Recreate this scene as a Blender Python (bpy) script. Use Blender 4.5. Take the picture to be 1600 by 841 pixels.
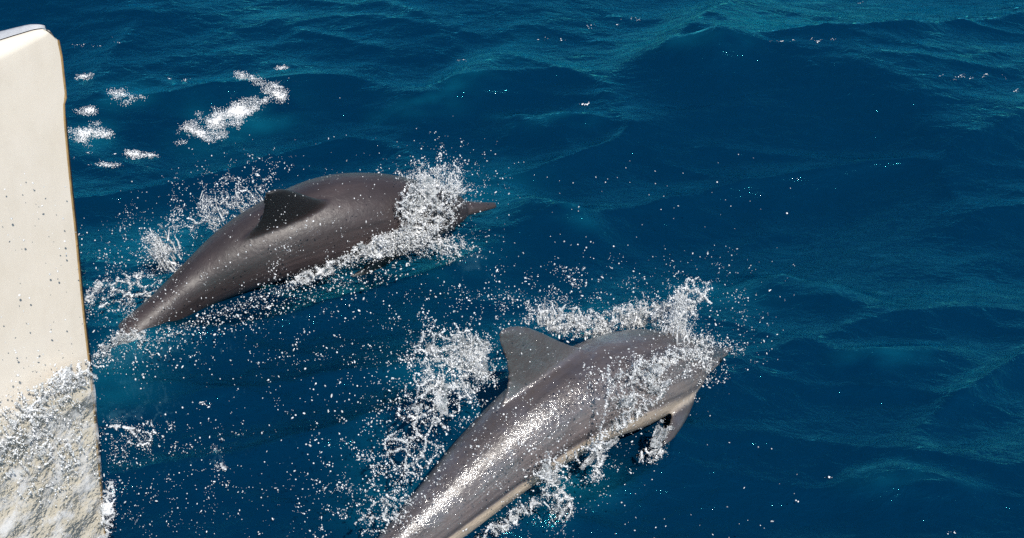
import bpy, bmesh, math
import numpy as np
from mathutils import Vector

for o in list(bpy.data.objects):
    bpy.data.objects.remove(o)
scene = bpy.context.scene
rng = np.random.default_rng(11)

# ------------------------------------------------------------------ camera
CAM_H, PITCH, HALF = 4.6, math.radians(33.5), math.radians(14.4)
cam_data = bpy.data.cameras.new('camera')
cam = bpy.data.objects.new('camera', cam_data)
scene.collection.objects.link(cam)
cam.location = (0, 0, CAM_H)
cam.rotation_euler = (math.pi / 2 - PITCH, 0, 0)
cam_data.sensor_width = 36
cam_data.angle = 2 * HALF
cam_data.clip_start = 0.1
cam_data.clip_end = 20000
scene.camera = cam

# ------------------------------------------------------------------ sky and sun
SUN = np.array([0.18, -0.66, 0.73]); SUN /= np.linalg.norm(SUN)
world = bpy.data.worlds.new('World')
scene.world = world
world.use_nodes = True
wn = world.node_tree
bg = wn.nodes['Background']
sky = wn.nodes.new('ShaderNodeTexSky')
sky.sky_type = 'NISHITA'
sky.sun_disc = False
sky.sun_elevation = math.asin(SUN[2])
sky.sun_rotation = math.atan2(SUN[0], SUN[1])
sky.air_density, sky.dust_density, sky.ozone_density = 1.0, 0.3, 2.0
wn.links.new(sky.outputs[0], bg.inputs[0])
bg.inputs[1].default_value = 0.12
sl = bpy.data.lights.new('sun', 'SUN')
sl.energy = 4.8
sl.angle = math.radians(0.5)
sl.color = (1.0, 0.95, 0.87)
sun = bpy.data.objects.new('sun', sl)
scene.collection.objects.link(sun)
sun.rotation_euler = Vector(-SUN).to_track_quat('-Z', 'Y').to_euler()

scene.view_settings.view_transform = 'Standard'
scene.view_settings.look = 'None'
scene.view_settings.exposure = 0.2
scene.view_settings.gamma = 1.0
scene.view_settings.use_curve_mapping = False
scene.render.engine = 'CYCLES'
scene.cycles.max_bounces = 8
scene.cycles.transparent_max_bounces = 12
scene.cycles.sample_clamp_indirect = 4.0
scene.cycles.use_denoising = False
scene.cycles.caustics_reflective = False
scene.cycles.caustics_refractive = False

# ------------------------------------------------------------------ helpers
FPX = 800 / math.tan(HALF)          # the photograph is 1600 x 841
FW = np.array([0, math.cos(PITCH), -math.sin(PITCH)])
UP = np.array([0, math.sin(PITCH), math.cos(PITCH)])
RT = np.array([1.0, 0, 0])
C0 = np.array([0, 0, CAM_H])


def rays(x, y):
    x = np.atleast_1d(np.asarray(x, float)); y = np.atleast_1d(np.asarray(y, float))
    return FW + RT * ((x - 800) / FPX)[:, None] + UP * ((420.5 - y) / FPX)[:, None]


def P(x, y, z=0.0):
    """points at height z that the photograph shows at pixel x, y"""
    d = rays(x, y)
    t = (np.atleast_1d(np.asarray(z, float)) - CAM_H) / d[:, 2]
    return C0 + d * t[:, None]


def p1(x, y, z=0.0):
    return P(x, y, z)[0]


class Upright:
    """a vertical plane in the scene, through a point and along a heading"""
    def __init__(s, pt, heading):
        s.p = np.array(pt, float)
        h = np.array([heading[0], heading[1], 0.0]); s.h = h / np.linalg.norm(h)
        s.n = np.array([-s.h[1], s.h[0], 0.0])          # points away from the camera
        if s.n[1] < 0: s.n = -s.n

    def at(s, x, y, off=0.0, floor=0.012):
        d = rays(x, y)
        off = np.broadcast_to(np.asarray(off, float), (len(d),))
        t = ((s.p - C0) @ s.n + off) / (d @ s.n)
        q = C0 + d * t[:, None]
        low = q[:, 2] < floor
        if low.any():
            k = np.where(low)[0]
            q[k] = C0 + d[k] * ((floor - CAM_H) / d[k, 2])[:, None]
        return q


def link(name, me, parent=None):
    o = bpy.data.objects.new(name, me)
    scene.collection.objects.link(o)
    if parent is not None: o.parent = parent
    return o


def tag(o, label, cat=None, group=None, kind=None):
    o['label'] = label
    if cat: o['category'] = cat
    if group: o['group'] = group
    if kind: o['kind'] = kind
    return o


def np_mesh(name, V, F, smooth=True):
    """V n x 3, F m x k with k = 3 or 4"""
    me = bpy.data.meshes.new(name)
    V = np.ascontiguousarray(V, np.float32); F = np.ascontiguousarray(F, np.int32)
    me.vertices.add(len(V)); me.vertices.foreach_set('co', V.ravel())
    k = F.shape[1]
    me.loops.add(F.size); me.loops.foreach_set('vertex_index', F.ravel())
    me.polygons.add(len(F))
    me.polygons.foreach_set('loop_start', np.arange(0, F.size, k, dtype=np.int32))
    me.polygons.foreach_set('loop_total', np.full(len(F), k, np.int32))
    me.update(calc_edges=True)
    me.validate()
    if smooth: me.polygons.foreach_set('use_smooth', np.ones(len(me.polygons), bool))
    return me


def grid_faces(nu, nv):
    i = np.arange(nu * nv).reshape(nu, nv)
    return np.stack([i[:-1, :-1], i[1:, :-1], i[1:, 1:], i[:-1, 1:]], -1).reshape(-1, 4)


def set_attr(me, name, vals):
    a = me.attributes.new(name, 'FLOAT', 'POINT')
    a.data.foreach_set('value', np.ascontiguousarray(vals, np.float32))


_perm = np.random.default_rng(5).permutation(256)
_perm = np.concatenate([_perm, _perm, _perm])
_grad = np.random.default_rng(6).normal(size=(256, 3)); _grad /= np.linalg.norm(_grad, axis=1)[:, None]


def perlin(x, y, z=0.0):
    x, y, z = np.broadcast_arrays(np.asarray(x, float), np.asarray(y, float), np.asarray(z, float))
    xi, yi, zi = np.floor(x).astype(int), np.floor(y).astype(int), np.floor(z).astype(int)
    xf, yf, zf = x - xi, y - yi, z - zi
    f = lambda t: t * t * t * (t * (t * 6 - 15) + 10)
    u, v, w = f(xf), f(yf), f(zf)
    r = 0
    for a in (0, 1):
        for b in (0, 1):
            for c in (0, 1):
                g = _grad[_perm[_perm[_perm[(xi + a) & 255] + ((yi + b) & 255)] + ((zi + c) & 255)]]
                d = g[..., 0] * (xf - a) + g[..., 1] * (yf - b) + g[..., 2] * (zf - c)
                r = r + d * (u if a else 1 - u) * (v if b else 1 - v) * (w if c else 1 - w)
    return r


def fbm(x, y, z=0.0, n=3):
    return sum(perlin(x * 2 ** k, y * 2 ** k, np.asarray(z) * 2 ** k + 17 * k) / 2 ** k for k in range(n))


def new_mat(name):
    m = bpy.data.materials.new(name)
    m.use_nodes = True
    nt = m.node_tree
    nt.nodes.clear()
    out = nt.nodes.new('ShaderNodeOutputMaterial')

    def N(kind, **kw):
        n = nt.nodes.new('ShaderNode' + kind)
        for k, v in kw.items():
            if k in n.inputs: n.inputs[k].default_value = v
            else: setattr(n, k, v)
        return n

    def L(a, b): nt.links.new(a, b)
    return m, nt, out, N, L


# ------------------------------------------------------------------ materials
def mat_sea():
    m, nt, out, N, L = new_mat('sea_water')
    tc = N('TexCoord')
    mp = N('Mapping'); mp.inputs['Scale'].default_value = (0.75, 1.25, 1.0); mp.inputs['Rotation'].default_value = (0, 0, 0.5)
    L(tc.outputs['Object'], mp.inputs[0])
    n1 = N('TexNoise', Scale=13.0, Detail=5.0, Roughness=0.62, Distortion=0.6)
    n2 = N('TexNoise', Scale=45.0, Detail=3.0, Roughness=0.6, Distortion=0.3)
    L(mp.outputs[0], n1.inputs['Vector']); L(mp.outputs[0], n2.inputs['Vector'])
    b1 = N('Bump', Strength=0.8, Distance=0.0145)
    b2 = N('Bump', Strength=0.6, Distance=0.0018)
    L(n1.outputs[0], b1.inputs['Height']); L(n2.outputs[0], b2.inputs['Height'])
    L(b1.outputs[0], b2.inputs['Normal'])
    # aerated water under the foam is paler; sky sheen on ridges painted likewise
    at = N('Attribute', attribute_name='air_sheen')
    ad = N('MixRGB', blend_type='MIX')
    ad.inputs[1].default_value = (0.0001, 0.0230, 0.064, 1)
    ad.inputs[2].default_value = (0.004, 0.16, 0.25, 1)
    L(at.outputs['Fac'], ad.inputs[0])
    body = N('BsdfDiffuse')
    L(ad.outputs[0], body.inputs[0]); L(b2.outputs[0], body.inputs['Normal'])
    tr = N('BsdfTransparent'); tr.inputs[0].default_value = (0.55, 0.85, 0.92, 1)
    rf = N('BsdfRefraction', IOR=1.33, Roughness=0.0); rf.inputs[0].default_value = (0.55, 0.85, 0.92, 1)
    L(b2.outputs[0], rf.inputs['Normal'])
    t2 = N('MixShader'); t2.inputs[0].default_value = 0.5
    L(tr.outputs[0], t2.inputs[1]); L(rf.outputs[0], t2.inputs[2])
    mx = N('MixShader'); mx.inputs[0].default_value = 0.62
    L(t2.outputs[0], mx.inputs[1]); L(body.outputs[0], mx.inputs[2])
    gl = N('BsdfGlossy', Roughness=0.045); gl.inputs[0].default_value = (0.10, 0.86, 1.0, 1)
    L(b2.outputs[0], gl.inputs['Normal'])
    fr = N('Fresnel', IOR=1.45); L(b2.outputs[0], fr.inputs['Normal'])
    fin = N('MixShader')
    L(fr.outputs[0], fin.inputs[0]); L(mx.outputs[0], fin.inputs[1]); L(gl.outputs[0], fin.inputs[2])
    L(fin.outputs[0], out.inputs['Surface'])
    va = N('VolumeAbsorption', Density=2.2); va.inputs[0].default_value = (0.10, 0.62, 0.80, 1)
    L(va.outputs[0], out.inputs['Volume'])
    return m


def mat_skin(name, tone, belly_lo, belly_hi, fin_tone, gloss):
    m, nt, out, N, L = new_mat(name)
    tc = N('TexCoord')
    at_d = N('Attribute', attribute_name='dorsal')
    at_t = N('Attribute', attribute_name='along')
    nz = N('TexNoise', Scale=5.0, Detail=5.0, Roughness=0.6)
    L(tc.outputs['Object'], nz.inputs['Vector'])
    # dorsal value with an uneven edge
    m1 = N('Math', operation='MULTIPLY_ADD'); m1.inputs[1].default_value = 0.16; m1.inputs[2].default_value = -0.08
    L(nz.outputs[0], m1.inputs[0])
    m2 = N('Math', operation='ADD'); L(m1.outputs[0], m2.inputs[0]); L(at_d.outputs['Fac'], m2.inputs[1])
    m3 = N('Math', operation='MULTIPLY_ADD'); m3.inputs[1].default_value = 0.5; m3.inputs[2].default_value = 0.5
    L(m2.outputs[0], m3.inputs[0])
    cr = N('ValToRGB'); e = cr.color_ramp
    e.elements[0].position = belly_lo; e.elements[0].color = (0.55, 0.47, 0.37, 1)
    e.elements[1].position = belly_hi; e.elements[1].color = tuple(c * 1.45 for c in tone) + (1,)
    k = e.elements.new(belly_hi + 0.035); k.color = tuple(c * 0.62 for c in tone) + (1,)
    k = e.elements.new(belly_hi + 0.10); k.color = tuple(c * 1.3 for c in tone) + (1,)
    k = e.elements.new(0.62); k.color = tuple(c * 1.25 for c in tone) + (1,)
    k = e.elements.new(0.84); k.color = tuple(c * 0.78 for c in tone) + (1,)
    L(m3.outputs[0], cr.inputs[0])
    # pale flank ahead of the fin
    r2 = N('ValToRGB'); e2 = r2.color_ramp
    e2.elements[0].position = 0.52; e2.elements[0].color = (0, 0, 0, 1)
    e2.elements[1].position = 0.80; e2.elements[1].color = (1, 1, 1, 1)
    L(at_t.outputs['Fac'], r2.inputs[0])
    r3 = N('ValToRGB'); e3 = r3.color_ramp
    e3.elements[0].position = 0.50; e3.elements[0].color = (1, 1, 1, 1)
    e3.elements[1].position = 0.60; e3.elements[1].color = (0, 0, 0, 1)
    L(m3.outputs[0], r3.inputs[0])
    mu = N('Math', operation='MULTIPLY'); L(r2.outputs[0], mu.inputs[0]); L(r3.outputs[0], mu.inputs[1])
    mu2 = N('Math', operation='MULTIPLY'); mu2.inputs[1].default_value = 0.6; L(mu.outputs[0], mu2.inputs[0])
    pale = N('MixRGB'); pale.inputs[2].default_value = (0.30, 0.275, 0.25, 1)
    L(mu2.outputs[0], pale.inputs[0]); L(cr.outputs[0], pale.inputs[1])
    # streaks drawn out along the body
    cx_ = N('CombineXYZ')
    sa = N('Math', operation='MULTIPLY'); sa.inputs[1].default_value = 4.0; L(at_t.outputs['Fac'], sa.inputs[0])
    sd_ = N('Math', operation='MULTIPLY'); sd_.inputs[1].default_value = 7.0; L(at_d.outputs['Fac'], sd_.inputs[0])
    L(sa.outputs[0], cx_.inputs[0]); L(sd_.outputs[0], cx_.inputs[1])
    ns = N('TexNoise', Scale=1.6, Detail=5.0, Roughness=0.6, Distortion=0.4); L(cx_.outputs[0], ns.inputs['Vector'])
    rs = N('ValToRGB'); rs.color_ramp.elements[0].position = 0.32; rs.color_ramp.elements[0].color = (0.68, 0.67, 0.68, 1)
    rs.color_ramp.elements[1].position = 0.68; rs.color_ramp.elements[1].color = (1.3, 1.27, 1.24, 1)
    L(ns.outputs[0], rs.inputs[0])
    st_ = N('MixRGB', blend_type='MULTIPLY'); st_.inputs[0].default_value = 1.0
    L(pale.outputs[0], st_.inputs[1]); L(rs.outputs[0], st_.inputs[2]); pale = st_
    # blotches and scratches
    nb = N('TexNoise', Scale=2.3, Detail=7.0, Roughness=0.68, Distortion=0.8)
    L(tc.outputs['Object'], nb.inputs['Vector'])
    rb = N('ValToRGB'); rb.color_ramp.elements[0].position = 0.3; rb.color_ramp.elements[0].color = (0.72, 0.70, 0.70, 1)
    rb.color_ramp.elements[1].position = 0.7; rb.color_ramp.elements[1].color = (1.2, 1.17, 1.15, 1)
    L(nb.outputs[0], rb.inputs[0])
    mm = N('MixRGB', blend_type='MULTIPLY'); mm.inputs[0].default_value = 1.0
    L(pale.outputs[0], mm.inputs[1]); L(rb.outputs[0], mm.inputs[2])
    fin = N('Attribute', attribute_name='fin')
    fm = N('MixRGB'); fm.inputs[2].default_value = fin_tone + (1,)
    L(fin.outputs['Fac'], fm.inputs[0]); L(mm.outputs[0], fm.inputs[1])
    # wet film relief
    n1 = N('TexNoise', Scale=34.0, Detail=3.0, Roughness=0.6, Distortion=1.2)
    n2 = N('TexNoise', Scale=62.0, Detail=3.0, Roughness=0.6, Distortion=0.8)
    L(tc.outputs['Object'], n1.inputs['Vector']); L(tc.outputs['Object'], n2.inputs['Vector'])
    b1 = N('Bump', Strength=0.30 if gloss > 0.5 else 0.22, Distance=0.010)
    b2 = N('Bump', Strength=0.85, Distance=0.0050)
    L(n1.outputs[0], b1.inputs['Height']); L(n2.outputs[0], b2.inputs['Height']); L(b1.outputs[0], b2.inputs['Normal'])
    pr = N('BsdfPrincipled')
    pr.inputs['Roughness'].default_value = 0.42
    pr.inputs['Roughness'].default_value = 0.40 if gloss > 0.5 else 0.5
    nm = N('TexNoise', Scale=9.0, Detail=3.0, Roughness=0.6, Distortion=1.0); L(tc.outputs['Object'], nm.inputs['Vector'])
    wm = N('MapRange'); wm.inputs['From Min'].default_value = 0.40; wm.inputs['From Max'].default_value = 0.62
    wm.inputs['To Min'].default_value = 0.12 * gloss; wm.inputs['To Max'].default_value = gloss
    L(nm.outputs[0], wm.inputs['Value']); L(wm.outputs[0], pr.inputs['Coat Weight'])
    pr.inputs['Coat Roughness'].default_value = 0.11 if gloss > 0.5 else 0.3
    pr.inputs['Coat IOR'].default_value = 1.85 if gloss > 0.5 else 1.33
    L(fm.outputs[0], pr.inputs['Base Color'])
    L(b1.outputs[0], pr.inputs['Normal']); L(b2.outputs[0], pr.inputs['Coat Normal'])
    L(pr.outputs[0], out.inputs['Surface'])
    return m


def mat_plain(name, col, rough=0.4, coat=0.0, bump=0.0, scale=20.0, vary=0.0):
    m, nt, out, N, L = new_mat(name)
    tc = N('TexCoord')
    pr = N('BsdfPrincipled', Roughness=rough)
    pr.inputs['Coat Weight'].default_value = coat
    nz = N('TexNoise', Scale=scale, Detail=6.0, Roughness=0.65)
    L(tc.outputs['Object'], nz.inputs['Vector'])
    r = N('ValToRGB')
    r.color_ramp.elements[0].position = 0.3
    r.color_ramp.elements[0].color = tuple(c * (1 - vary) for c in col) + (1,)
    r.color_ramp.elements[1].position = 0.7
    r.color_ramp.elements[1].color = tuple(min(1, c * (1 + vary)) for c in col) + (1,)
    L(nz.outputs[0], r.inputs[0]); L(r.outputs[0], pr.inputs['Base Color'])
    if bump:
        b = N('Bump', Strength=bump, Distance=0.01); L(nz.outputs[0], b.inputs['Height']); L(b.outputs[0], pr.inputs['Normal'])
    L(pr.outputs[0], out.inputs['Surface'])
    return m


def mat_hull():
    m, nt, out, N, L = new_mat('hull_gelcoat')
    tc = N('TexCoord')
    mp = N('Mapping'); mp.inputs['Scale'].default_value = (3, 3, 1.2)
    L(tc.outputs['Object'], mp.inputs[0])
    n1 = N('TexNoise', Scale=1.6, Detail=7.0, Roughness=0.66)
    n2 = N('TexNoise', Scale=2.4, Detail=5.0, Roughness=0.6)
    L(mp.outputs[0], n1.inputs['Vector']); L(tc.outputs['Object'], n2.inputs['Vector'])
    r1 = N('ValToRGB')
    r1.color_ramp.elements[0].position = 0.30; r1.color_ramp.elements[0].color = (0.63, 0.57, 0.485, 1)
    r1.color_ramp.elements[1].position = 0.58; r1.color_ramp.elements[1].color = (0.71, 0.65, 0.565, 1)
    L(n1.outputs[0], r1.inputs[0])
    r2 = N('ValToRGB')
    r2.color_ramp.elements[0].position = 0.3; r2.color_ramp.elements[0].color = (0.93, 0.91, 0.87, 1)
    r2.color_ramp.elements[1].position = 0.65; r2.color_ramp.elements[1].color = (1, 1, 1, 1)
    L(n2.outputs[0], r2.inputs[0])
    mm = N('MixRGB', blend_type='MULTIPLY'); mm.inputs[0].default_value = 1
    L(r1.outputs[0], mm.inputs[1]); L(r2.outputs[0], mm.inputs[2])
    pr = N('BsdfPrincipled', Roughness=0.35)
    pr.inputs['Coat Weight'].default_value = 0.25
    nb = N('TexNoise', Scale=9.0, Detail=4.0); L(tc.outputs['Object'], nb.inputs['Vector'])
    b = N('Bump', Strength=0.06, Distance=0.01); L(nb.outputs[0], b.inputs['Height']); L(b.outputs[0], pr.inputs['Normal'])
    L(mm.outputs[0], pr.inputs['Base Color'])
    L(pr.outputs[0], out.inputs['Surface'])
    return m


def mat_splash(name, white, gl_rough=0.10, scale=22.0, lo=0.35, hi=0.65, tint=(0.86, 0.95, 0.97), ior=1.33, low=0.3, bend=0.5, fres=1.38, relief=0.4):
    """clear water broken by white, bubbly patches; 'white' is the most foam it holds"""
    m, nt, out, N, L = new_mat(name)
    tc = N('TexCoord')
    geo = N('NewGeometry')
    nz = N('TexNoise', Scale=scale, Detail=3.0, Roughness=0.6)
    L(geo.outputs['Position'], nz.inputs['Vector'])
    mr = N('MapRange'); mr.inputs['From Min'].default_value = lo; mr.inputs['From Max'].default_value = hi
    mr.inputs['To Min'].default_value = white * low; mr.inputs['To Max'].default_value = white
    L(nz.outputs[0], mr.inputs['Value'])
    b = N('Bump', Strength=relief, Distance=0.006)
    nb = N('TexNoise', Scale=70.0, Detail=2.0); L(tc.outputs['Object'], nb.inputs['Vector']); L(nb.outputs[0], b.inputs['Height'])
    tr = N('BsdfTransparent'); tr.inputs[0].default_value = tint + (1,)
    rf = N('BsdfRefraction', IOR=ior, Roughness=0.02); rf.inputs[0].default_value = tint + (1,)
    L(b.outputs[0], rf.inputs['Normal'])
    t2 = N('MixShader'); t2.inputs[0].default_value = bend
    L(tr.outputs[0], t2.inputs[1]); L(rf.outputs[0], t2.inputs[2])
    df = N('BsdfDiffuse'); df.inputs[0].default_value = (0.96, 0.97, 0.98, 1)
    tl = N('BsdfTranslucent'); tl.inputs[0].default_value = (0.96, 0.97, 0.98, 1)
    d2 = N('MixShader'); d2.inputs[0].default_value = 0.12
    L(df.outputs[0], d2.inputs[1]); L(tl.outputs[0], d2.inputs[2])
    mx = N('MixShader'); L(mr.outputs[0], mx.inputs[0]); L(t2.outputs[0], mx.inputs[1]); L(d2.outputs[0], mx.inputs[2])
    gl = N('BsdfGlossy', Roughness=gl_rough); L(b.outputs[0], gl.inputs['Normal'])
    fr = N('Fresnel', IOR=fres); L(b.outputs[0], fr.inputs['Normal'])
    fin = N('MixShader'); L(fr.outputs[0], fin.inputs[0]); L(mx.outputs[0], fin.inputs[1]); L(gl.outputs[0], fin.inputs[2])
    L(fin.outputs[0], out.inputs['Surface'])
    return m


M_SEA = mat_sea()
M_SKIN_FAR = mat_skin('skin_brown_grey', (0.048, 0.037, 0.038), 0.02, 0.10, (0.014, 0.013, 0.014), 0.4)  # farther fin: dark by nature, deepened further with painted shade
M_SKIN_NEAR = mat_skin('skin_grey', (0.090, 0.078, 0.079), 0.30, 0.34, (0.050, 0.043, 0.043), 1.0)
M_EYE = mat_plain('eye_black', (0.01, 0.009, 0.009), 0.1, 0.8)
M_HULL = mat_hull()
M_DECK = mat_plain('deck_grey', (0.36, 0.37, 0.39), 0.55, 0.0, 0.3, 90.0, 0.12)
M_EDGE = mat_plain('edge_tan', (0.30, 0.19, 0.08), 0.45, 0.0, 0.1, 30.0, 0.35)
M_GUARD = mat_plain('guard_dark', (0.018, 0.014, 0.012), 0.5, 0.0, 0.1, 30.0, 0.4)
M_SPLASH = mat_splash('splash_water', 0.95, low=0.28)
M_DROP = mat_splash('droplet_water', 0.97, 0.12, 60.0, low=0.35)
M_FOAM = mat_splash('foam_white', 1.0, 0.25, 40.0, 0.2, 0.45)
M_FILM = mat_splash('film_water', 0.62, 0.10, 16.0, 0.46, 0.68, (0.985, 0.99, 0.97), bend=0.0, low=0.05, fres=1.22, relief=0.4)
M_SHEET = mat_splash('sheet_water', 0.62, 0.10, 30.0, 0.40, 0.66, (0.93, 0.97, 0.98), bend=0.35, low=0.12)

# ------------------------------------------------------------------ the sea
# foam patches afloat: pixel x, y, half width, half height, turn (image degrees)
FOAM = [(345, 188, 58, 20, -24), (372, 168, 44, 15, -20), (320, 205, 36, 12, -8), (402, 124, 30, 7, 12),
        (425, 143, 28, 11, 20), (188, 146, 34, 12, 4), (137, 206, 32, 16, 0), (128, 118, 20, 5, 6),
        (140, 172, 16, 6, 0), (214, 241, 30, 6, 8), (168, 258, 26, 4, 0), (440, 106, 10, 3, 0), (295, 188, 14, 4, 8)]
AIR = [(350, 192, 95, 36), (420, 175, 60, 40), (190, 152, 55, 22), (140, 208, 50, 25), (720, 300, 110, 50), (660, 410, 110, 40),
       (960, 490, 190, 45), (730, 590, 130, 90), (200, 560, 90, 110), (250, 390, 110, 60), (620, 760, 90, 90),
       (880, 770, 90, 50), (1100, 460, 80, 40)]
CREST = [(1020, 100), (1110, 104), (1230, 116), (1360, 142), (1450, 190), (1530, 240), (1680, 290)]


def seg_dist(x, y, pts):
    """signed distance (positive on the far side) to a polyline on the water, and how far along"""
    best = np.full(x.shape, 1e9); sg = np.zeros(x.shape); al = np.zeros(x.shape)
    for i in range(len(pts) - 1):
        a, b = pts[i][:2], pts[i + 1][:2]
        d = b - a; l2 = d @ d
        t = np.clip(((x - a[0]) * d[0] + (y - a[1]) * d[1]) / l2, 0, 1)
        qx, qy = a[0] + t * d[0] - x, a[1] + t * d[1] - y
        r = np.hypot(qx, qy)
        k = r < best
        best = np.where(k, r, best)
        sg = np.where(k, np.sign(d[0] * (y - a[1]) - d[1] * (x - a[0])), sg)
        al = np.where(k, (i + t) / (len(pts) - 1), al)
    return best * sg, al


CREST_W = P([c[0] for c in CREST], [c[1] for c in CREST])
RIDGES = [  # low steep wavelets: (pixel polyline, height, width)
    ([(770, 318), (860, 338), (980, 372)], 0.030, 0.07),
    ([(1140, 428), (1260, 458), (1400, 490)], 0.030, 0.07),
    ([(740, 185), (840, 196), (960, 196)], 0.03, 0.08),
    ([(1280, 590), (1400, 575), (1560, 560)], 0.022, 0.08),
    ([(1290, 775), (1400, 765), (1560, 800)], 0.022, 0.07),
    ([(960, 95), (1080, 108), (1200, 112)], 0.03, 0.09),
    ([(560, 180), (690, 160), (860, 60)], 0.03, 0.12),
]
RIDGES = [(P([a for a, b in p], [b for a, b in p]), h, w) for p, h, w in RIDGES]


def sea_height(x, y, s=None):
    """s: local grid spacing, so that short waves die out on the coarse far sheet"""
    k = (lambda lam: 1.0) if s is None else (lambda lam: np.clip((lam / 4 - s) / (lam / 4), 0, 1))
    wx = x + 0.35 * perlin(x * 0.5, y * 0.5, 3.1); wy = y + 0.35 * perlin(x * 0.5, y * 0.5, 8.7)
    h = 0.055 * np.sin(2 * math.pi * (wy * 0.97 + wx * 0.24) / 2.9 + 1.2) * k(2.9)
    h = h + 0.028 * np.sin(2 * math.pi * (wy * 0.86 - wx * 0.5) / 1.55 + 0.4) * k(1.5)
    a, b = wx * 0.92 + wy * 0.38, wy * 0.92 - wx * 0.38
    r = 1 - np.abs(perlin(a * 0.55, b * 1.5, 1.3)) * 2.2
    h = h + 0.070 * np.clip(r, 0, 1) ** 3 * k(0.7)
    a2, b2 = wx * 0.95 - wy * 0.3, wy * 0.95 + wx * 0.3
    r2 = 1 - np.abs(perlin(a2 * 1.3, b2 * 3.6, 5.3)) * 2.2
    h = h + 0.022 * np.clip(r2, 0, 1) ** 2 * k(0.3)
    h = h + 0.018 * fbm(a * 3.0, b * 6.5, 2.2, 2) * k(0.2)
    h = h + 0.0062 * fbm(x * 9 + y * 5, y * 15 - x * 6, 7.1, 2) * k(0.1)
    return h


def sea_features(x, y):
    d, al = seg_dist(x, y, CREST_W)
    end = np.clip(np.minimum(al, 1 - al) * 5, 0, 1)
    h = 0.085 * end * np.where(d > 0, np.exp(-(d / 0.55) ** 2), np.exp(-(d / 0.26) ** 2))
    for pts, hh, w in RIDGES:
        d, al = seg_dist(x, y, pts)
        e = np.clip(np.minimum(al, 1 - al) * 3.0, 0, 1)
        h = h + hh * e * 2.2 * np.where(d > 0, np.exp(-(d / w) ** 2), np.exp(-(d / (w * 2.5)) ** 2))
    return h


def graded(lo, hi, step, far):
    core = np.arange(lo, hi + step, step)
    out = [0.0]; s = step
    while out[-1] < far:
        s *= 1.14; out.append(out[-1] + s)
    out = np.array(out[1:])
    return np.concatenate([lo - out[::-1], core, core[-1] + out])


xs = graded(-3.6, 3.6, 0.017, 6000.0)
ys = graded(4.2, 11.0, 0.017, 6000.0)
X, Y = np.meshgrid(xs, ys, indexing='ij')
sx = np.gradient(xs)[:, None] + 0 * Y; sy = np.gradient(ys)[None, :] + 0 * X
S = np.maximum(sx, sy)
Z = sea_height(X, Y, S)
near = (np.abs(X) < 6) & (Y > 2) & (Y < 14)
Z[near] += sea_features(X[near], Y[near])
SEA_MEAN = 0.02
Z -= SEA_MEAN
air_sheen = np.zeros(X.shape)
for (px, py, hw, hh) in AIR:
    c = p1(px, py)
    e = p1(px + hw, py); f = p1(px, py - hh)
    d = ((X - c[0]) / (e[0] - c[0])) ** 2 + ((Y - c[1]) / (f[1] - c[1])) ** 2
    air_sheen = np.maximum(air_sheen, np.exp(-d * 1.4))
brk = np.zeros(X.shape)
brk[near] = np.clip(0.55 + 1.3 * fbm(X[near] * 3, Y[near] * 5, 4.4, 3), 0, 1)
air_sheen = air_sheen * brk * 0.55
for pts, hh, w in RIDGES:  # streaks of reflected sky painted along the wavelets as paler water
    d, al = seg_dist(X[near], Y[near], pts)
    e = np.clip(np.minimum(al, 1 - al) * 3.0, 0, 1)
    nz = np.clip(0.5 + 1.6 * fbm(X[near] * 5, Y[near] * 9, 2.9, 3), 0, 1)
    air_sheen[near] = np.maximum(air_sheen[near], 0.30 * e * nz * np.exp(-(d / (w * 0.9)) ** 2))
me = np_mesh('sea', np.stack([X, Y, Z], -1).reshape(-1, 3), grid_faces(len(xs), len(ys)))
set_attr(me, 'air_sheen', air_sheen.ravel())
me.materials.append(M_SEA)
sea = link('sea', me)
tag(sea, 'deep blue choppy sea surface filling the picture', kind='structure')


def sea_z(x, y):
    return sea_height(x, y) + sea_features(x, y) - SEA_MEAN


def on_sea(px, py, up=0.0):
    q = P(px, py)
    for _ in range(4):
        q = P(px, py, sea_z(q[:, 0], q[:, 1]) + up)
    return q


# ------------------------------------------------------------------ the boat's bow
W0 = p1(167, 885)
_a, _b = p1(78, 44, 1.98), p1(0, 74, 1.98)
hull_dir = (_b - _a)[:2]; hull_dir /= np.linalg.norm(hull_dir)
SIDE = Upright(W0, hull_dir)
AFT = np.array([hull_dir[0], hull_dir[1], 0.0])
OUT = -SIDE.n                                            # towards the camera
stem_px = [(71, 46.7), (80, 47.2), (86, 54), (91, 65), (96, 90), (100, 128), (103, 153), (99.5, 160), (100.5, 188), (105, 240),
           (111, 300), (118, 365), (124, 430), (131, 500), (138, 560), (146, 630), (153, 720), (160, 790), (166, 870), (172, 960)]
stem = SIDE.at([p[0] for p in stem_px], [p[1] for p in stem_px], 0.0, floor=-9)
order = np.argsort(stem[:, 2])
stem_z = stem[order, 2]; stem_s = ((stem - W0) @ AFT)[order]


def stem_off(z): return np.interp(z, stem_z, stem_s)


Z_TOP = stem_z[-1]
boat = bpy.data.objects.new('boat', None)
scene.collection.objects.link(boat)
boat.location = W0
tag(boat, 'white boat bow with grey deck and tan stem edge at the left', 'boat')
# one ring of the hull: (height, how far out from the side plane; negative = inboard), per station
stations = np.concatenate([0.03 * (1 - np.cos(np.linspace(0, math.pi / 2, 8))), np.geomspace(0.04, 4.2, 40)])
zs_side = np.linspace(-0.45, Z_TOP - 0.11, 60)


def hull_width(s, z):
    """beam at distance s behind the stem"""
    w = (0.045 + 0.15 * math.sqrt(s) + 0.16 * s) * (math.sqrt(1 - (1 - s / 0.03) ** 2) if s < 0.03 else 1)
    return min(w, 1.25) * (0.72 + 0.28 * np.clip(z / Z_TOP, 0, 1))


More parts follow.
